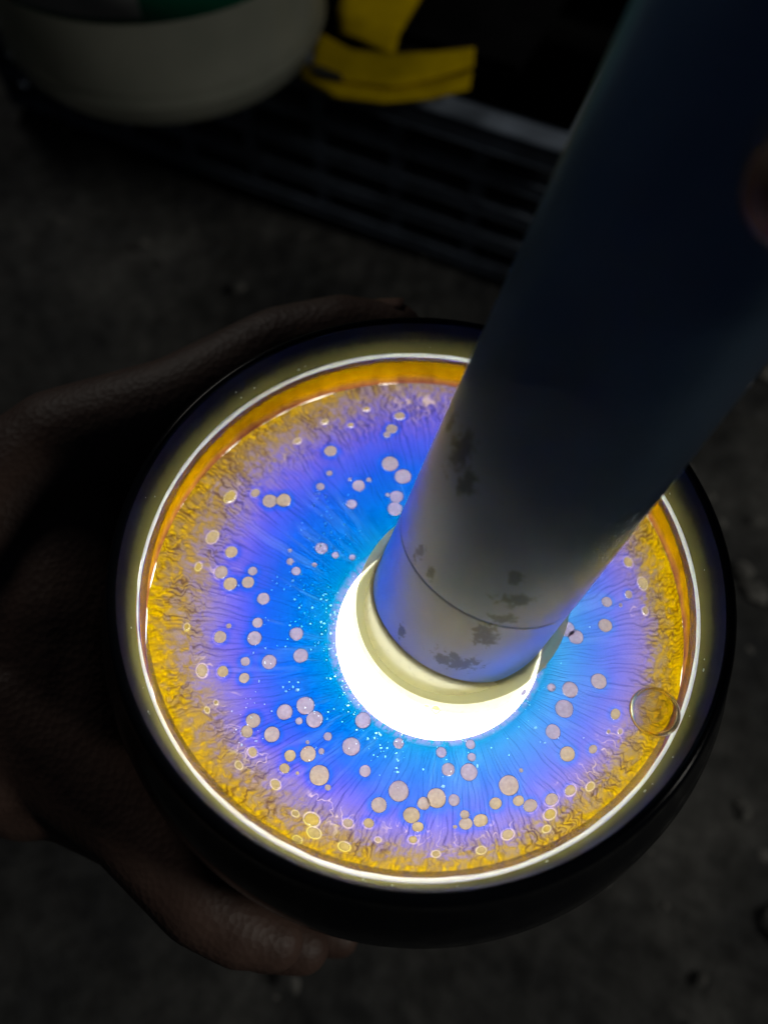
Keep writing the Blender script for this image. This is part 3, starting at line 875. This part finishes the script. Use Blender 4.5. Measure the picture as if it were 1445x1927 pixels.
def bubble(c, r, hz, name='air_bubble'):
    """a dome of liquid film with its own thickness, standing on the surface"""
    prof = []
    n = 18; th_ = (.055 if r > .2 else .16) * r
    for i in range(n + 1):
        q = math.pi / 2 * i / n
        prof.append((max(r * math.cos(q), .0004), c[2] - .02 + hz * math.sin(q)))
    for i in range(n, -1, -1):
        q = math.pi / 2 * i / n
        tk = th_ * (1 + 1.2 * math.cos(q) ** 6)
        prof.append((max((r - tk) * math.cos(q), .0004), c[2] - .02 + (hz - th_) * math.sin(q)))
    v, f = lathe(prof, 64, c[0], c[1], closed_profile=True)
    return link(name, outward(pyd(name, v, f)), bub_m)


c = at(1233, 1338, .05); tag(bubble((c[0], c[1], .0), .44, .34), 'large clear air bubble clinging to the right jar wall', 'bubble')
c = at(820, 1335, .03); tag(bubble((c[0], c[1], .02), .085, .07), 'larger of two tiny bubbles below the flashlight', 'bubble')
c = at(803, 1330, .03); tag(bubble((c[0], c[1], .02), .05, .045), 'smaller of two tiny bubbles below the flashlight', 'bubble')

# ------------------------------------------------------------------ hands
skin, nt, out = mat('skin')
p = N(nt, 'BsdfPrincipled'); p.inputs['Roughness'].default_value = .55
geo = N(nt, 'NewGeometry')
n1 = N(nt, 'TexNoise', i_Scale=90.0, i_Detail=6.0); LK(nt, geo.outputs['Position'], n1.inputs['Vector'])
n2 = N(nt, 'TexVoronoi', i_Scale=700.0); LK(nt, geo.outputs['Position'], n2.inputs['Vector'])
LK(nt, ramp(nt, n1.outputs[0], [(.3, (.095, .054, .042)), (.7, (.15, .09, .07))]), p.inputs['Base Color'])
b = N(nt, 'Bump', i_Strength=.35, i_Distance=.0006); LK(nt, math_n(nt, 'ADD', n1.outputs[0], math_n(nt, 'MULTIPLY', n2.outputs[0], .6)), b.inputs['Height']); LK(nt, b.outputs[0], p.inputs['Normal'])
LK(nt, p.outputs[0], out.inputs[0])
nail_m = principled('nail', (.27, .16, .125), .4)


def capsule(bm, p0, p1, r0, r1, seg=18):
    p0, p1 = np.array(p0, float), np.array(p1, float)
    d = p1 - p0; L = np.linalg.norm(d) + 1e-6; d /= L
    ref = np.array([0, 0, 1.0]) if abs(d[2]) < .9 else np.array([1.0, 0, 0])
    e1 = np.cross(d, ref); e1 /= np.linalg.norm(e1); e2 = np.cross(d, e1)
    prof = [(-r0 * math.cos(q), r0 * math.sin(q)) for q in np.linspace(.05, math.pi / 2, 6)] + [(L + r1 * math.sin(q), r1 * math.cos(q)) for q in np.linspace(0, math.pi / 2 - .05, 6)]
    rings = []
    for h, r in prof:
        rings.append([bm.verts.new(W(p0 + d * h + r * (math.cos(2 * math.pi * k / seg) * e1 + math.sin(2 * math.pi * k / seg) * e2))) for k in range(seg)])
    for a, b2 in zip(rings, rings[1:]):
        for k in range(seg):
            bm.faces.new((a[k], a[(k + 1) % seg], b2[(k + 1) % seg], b2[k]))
    bm.faces.new(rings[0][::-1]); bm.faces.new(rings[-1])


def hand(name, chains, label):
    bm = bmesh.new()
    for ch in chains:
        for (p0, r0), (p1, r1) in zip(ch, ch[1:]): capsule(bm, p0, p1, r0, r1)
    bmesh.ops.recalc_face_normals(bm, faces=bm.faces)
    me = bpy.data.meshes.new(name); bm.to_mesh(me); bm.free()
    o = bpy.data.objects.new(name, me); COL.objects.link(o)
    md = o.modifiers.new('r', 'REMESH'); md.mode = 'VOXEL'; md.voxel_size = .0011
    ms_ = o.modifiers.new('s', 'SMOOTH'); ms_.factor = .6; ms_.iterations = 9
    dg = bpy.context.evaluated_depsgraph_get()
    me2 = bpy.data.meshes.new_from_object(o.evaluated_get(dg))
    o.modifiers.clear(); o.data = me2; me2.materials.clear(); me2.materials.append(skin)
    me2.polygons.foreach_set('use_smooth', [True] * len(me2.polygons))
    tag(o, label, 'person')
    return o


def nail(parent, c, fwd, up, w, l):
    c, fwd, up = (np.array(q, float) for q in (c, fwd, up))
    fwd /= np.linalg.norm(fwd); up = up - fwd * (up @ fwd); up /= np.linalg.norm(up); s = np.cross(fwd, up)
    rings = []
    for i in range(7):
        a = (i / 6 - .5) * 2
        rings.append([c + fwd * l * (j / 5 - .5) * (1 - .12 * a * a) + s * w * .5 * a + up * (.06 - .22 * w * a * a - .05 * abs(j / 5 - .5)) for j in range(6)])
    v, f = loft(rings, closed_loop=False)
    o = link('nail', pyd('nail', v, f), nail_m, None)
    md = o.modifiers.new('t', 'SOLIDIFY'); md.thickness = .0005
    o.parent = parent
    return o


def cyl_pt(r, deg, z): return (r * math.cos(math.radians(deg)), r * math.sin(math.radians(deg)), z)


lh = [
    # thumb along the far side of the jar
    [((-9.6, 2.6, -2.8), 2.0), ((-8.1, 4.0, -2.1), 1.5), (cyl_pt(7.25, 138, -1.5), 1.2), (cyl_pt(7.15, 116, -1.25), .98), (cyl_pt(7.05, 103, -1.2), .92), (cyl_pt(6.95, 92.5, -1.2), .68)],
    # palm and wrist
    [((-15, 1.6, -4.2), 3.0), ((-10.8, 1.0, -4.2), 2.6), ((-8.8, -.2, -4.2), 2.0)],
    [((-15, -.4, -5.0), 2.9), ((-10.6, -1.6, -5.4), 2.5), ((-8.6, -2.4, -5.2), 1.9)],
    [((-24, 1.5, -6.5), 3.6), ((-19, 1.2, -5.4), 3.3), ((-14.5, .6, -4.6), 3.0)],
    [((-9.6, 2.4, -3.6), 2.0), ((-9.0, -2.5, -4.2), 1.6)],
    # four fingers round the near side
    [((-8.9, -1.6, -3.6), 1.35), (cyl_pt(7.2, 212, -4.2), 1.02), (cyl_pt(7.0, 231, -4.5), .92), (cyl_pt(6.95, 239, -4.7), .80), (cyl_pt(6.85, 245, -4.8), .62)],
    [((-9.0, -2.4, -5.3), 1.35), (cyl_pt(7.25, 214, -6.0), 1.05), (cyl_pt(7.05, 234, -6.3), .94), (cyl_pt(6.95, 242, -6.5), .82), (cyl_pt(6.85, 249, -6.6), .63)],
    [((-9.0, -2.5, -6.8), 1.25), (cyl_pt(7.2, 214, -7.7), 1.0), (cyl_pt(7.0, 232, -8.0), .9), (cyl_pt(6.9, 240, -8.2), .78), (cyl_pt(6.8, 247, -8.2), .6)],
    [((-8.8, -2.4, -8.2), 1.1), (cyl_pt(7.1, 212, -9.2), .85), (cyl_pt(6.9, 234, -9.5), .75), (cyl_pt(6.7, 247, -9.7), .66), (cyl_pt(6.6, 255, -9.7), .5)],
    [((-9.4, 0, -5), 2.2), ((-8.9, -1.5, -7.8), 1.3)],
    [((-8.3, 3.2, -3.2), 1.7), ((-8.0, 0.4, -3.6), 1.7), ((-8.0, -2.2, -4.4), 1.5)],
    [((-7.6, 3.6, -2.9), 1.2), (cyl_pt(7.5, 180, -3.4), 1.2), (cyl_pt(7.5, 200, -4.2), 1.1)],
]
h1 = hand('person', lh, 'left hand of a person with thumb and fingers wrapped round the jar')
tp_ = np.array(cyl_pt(7.5, 95, -.82))
nail(h1, tp_, (math.cos(math.radians(94.5 - 90)), math.sin(math.radians(94.5 - 90)), .03), (-.2, .75, .75), .95, 1.1)


def tp3(ax, deg, r): return TA + TU * ax + r * (math.cos(math.radians(deg)) * E1 + math.sin(math.radians(deg)) * E2)


# right hand gripping the flashlight near its top: only one fingertip enters the frame
def fing(ax, a_tip, r0):
    R0 = TRD + r0 * .92
    return [(tp3(ax + .9, a_tip + 150, TRD + 1.2), r0 * 1.25), (tp3(ax + .35, a_tip + 100, R0 + .25), r0 * 1.1), (tp3(ax + .15, a_tip + 62, R0 + .15), r0 * 1.05), (tp3(ax, a_tip + 30, R0 + .05), r0), (tp3(ax, a_tip + 8, R0), r0 * .86), (tp3(ax - .02, a_tip, R0 - .03), r0 * .7)]


RH_TIP, RH_AX = FTIP = (0.0, 8.7)
best = 1e9
for deg in range(0, 360, 2):
    for axk in range(70, 100, 3):
        q = RM @ tp3(axk / 10, deg, TRD + .7) + np.array([0.65471762, 1.17358543, 14.27338088])
        if q[2] < 1: continue
        n_out = math.cos(math.radians(deg)) * E1 + math.sin(math.radians(deg)) * E2
        if n_out @ (CAMP - TA) < 0: continue
        e_ = (CX + FPX * q[0] / q[2] - 1520) ** 2 + (CY + FPX * q[1] / q[2] - 345) ** 2
        if e_ < best: best = e_; RH_TIP, RH_AX = deg, axk / 10
# does going +deg move to the right of the picture?
def px_of(X):
    q = RM @ np.array(X) + np.array([0.65471762, 1.17358543, 14.27338088]); return CX + FPX * q[0] / q[2]
SGN = 1 if px_of(tp3(RH_AX, RH_TIP + 8, TRD + .7)) > px_of(tp3(RH_AX, RH_TIP, TRD + .7)) else -1
_tp3 = tp3
def tp3(ax, deg, r): return _tp3(ax, RH_TIP + SGN * (deg - RH_TIP), r)
PALM = tp3(RH_AX + 3.6, RH_TIP + 188, TRD + 1.5)
ARM = np.array([.90, -.38, .16]); ARM /= np.linalg.norm(ARM)  # out-of-frame arm aimed towards the right lamp to shade the flashlight
rh = [fing(RH_AX, RH_TIP, .72), fing(RH_AX + 1.75, RH_TIP + 6, .76), fing(RH_AX + 3.5, RH_TIP + 6, .76), fing(RH_AX + 5.2, RH_TIP + 14, .7),
      [(tp3(RH_AX + .9, RH_TIP + 150, TRD + 1.2), .95), (tp3(RH_AX + 6.2, RH_TIP + 158, TRD + 1.2), .95)],
      [(tp3(RH_AX + 1.2, RH_TIP + 185, TRD + 1.3), 1.1), (tp3(RH_AX + 6.2, RH_TIP + 185, TRD + 1.3), 1.2)],
      [(tp3(RH_AX + 2, RH_TIP + 215, TRD + 1.2), 1.1), (tp3(RH_AX + 6, RH_TIP + 210, TRD + 1.3), 1.2)],
      [(tp3(RH_AX + 5.5, RH_TIP + 215, TRD + 1.2), 1.2), (tp3(RH_AX + 4.6, RH_TIP + 250, TRD + .95), .98), (tp3(RH_AX + 4.4, RH_TIP + 285, TRD + .85), .85), (tp3(RH_AX + 4.3, RH_TIP + 305, TRD + .75), .68)],
      [(PALM, 1.9), (PALM + ARM * 4, 2.3), (PALM + ARM * 9, 2.7), (PALM + ARM * 24, 3.6)]]
h2 = hand('person', rh, 'right hand of a person holding the flashlight, fingertip at the right edge')
# unseen arm cover added on the right forearm to shade the flashlight
SL0 = PALM + ARM * 7.5
sv, sf = lathe([(3.6, 0), (4.5, .1), (4.75, .5), (4.7, 1.6), (5.0, 2.4), (4.9, 5), (5.4, 8), (5.3, 12), (5.9, 20), (6.4, 28), (.05, 28.4)], 40, axis=ARM, origin=SL0)
sv = [Vector((q.x + .0016 * math.sin(k * 2.3), q.y + .0016 * math.sin(k * 1.7), q.z)) for k, q in enumerate(sv)]
link('sleeve_blocker', outward(pyd('sleeve_blocker', sv, sf)), principled('dark sleeve cloth', (.02, .02, .025), .9, noise=.3, scale=200, bump=.4), h2)
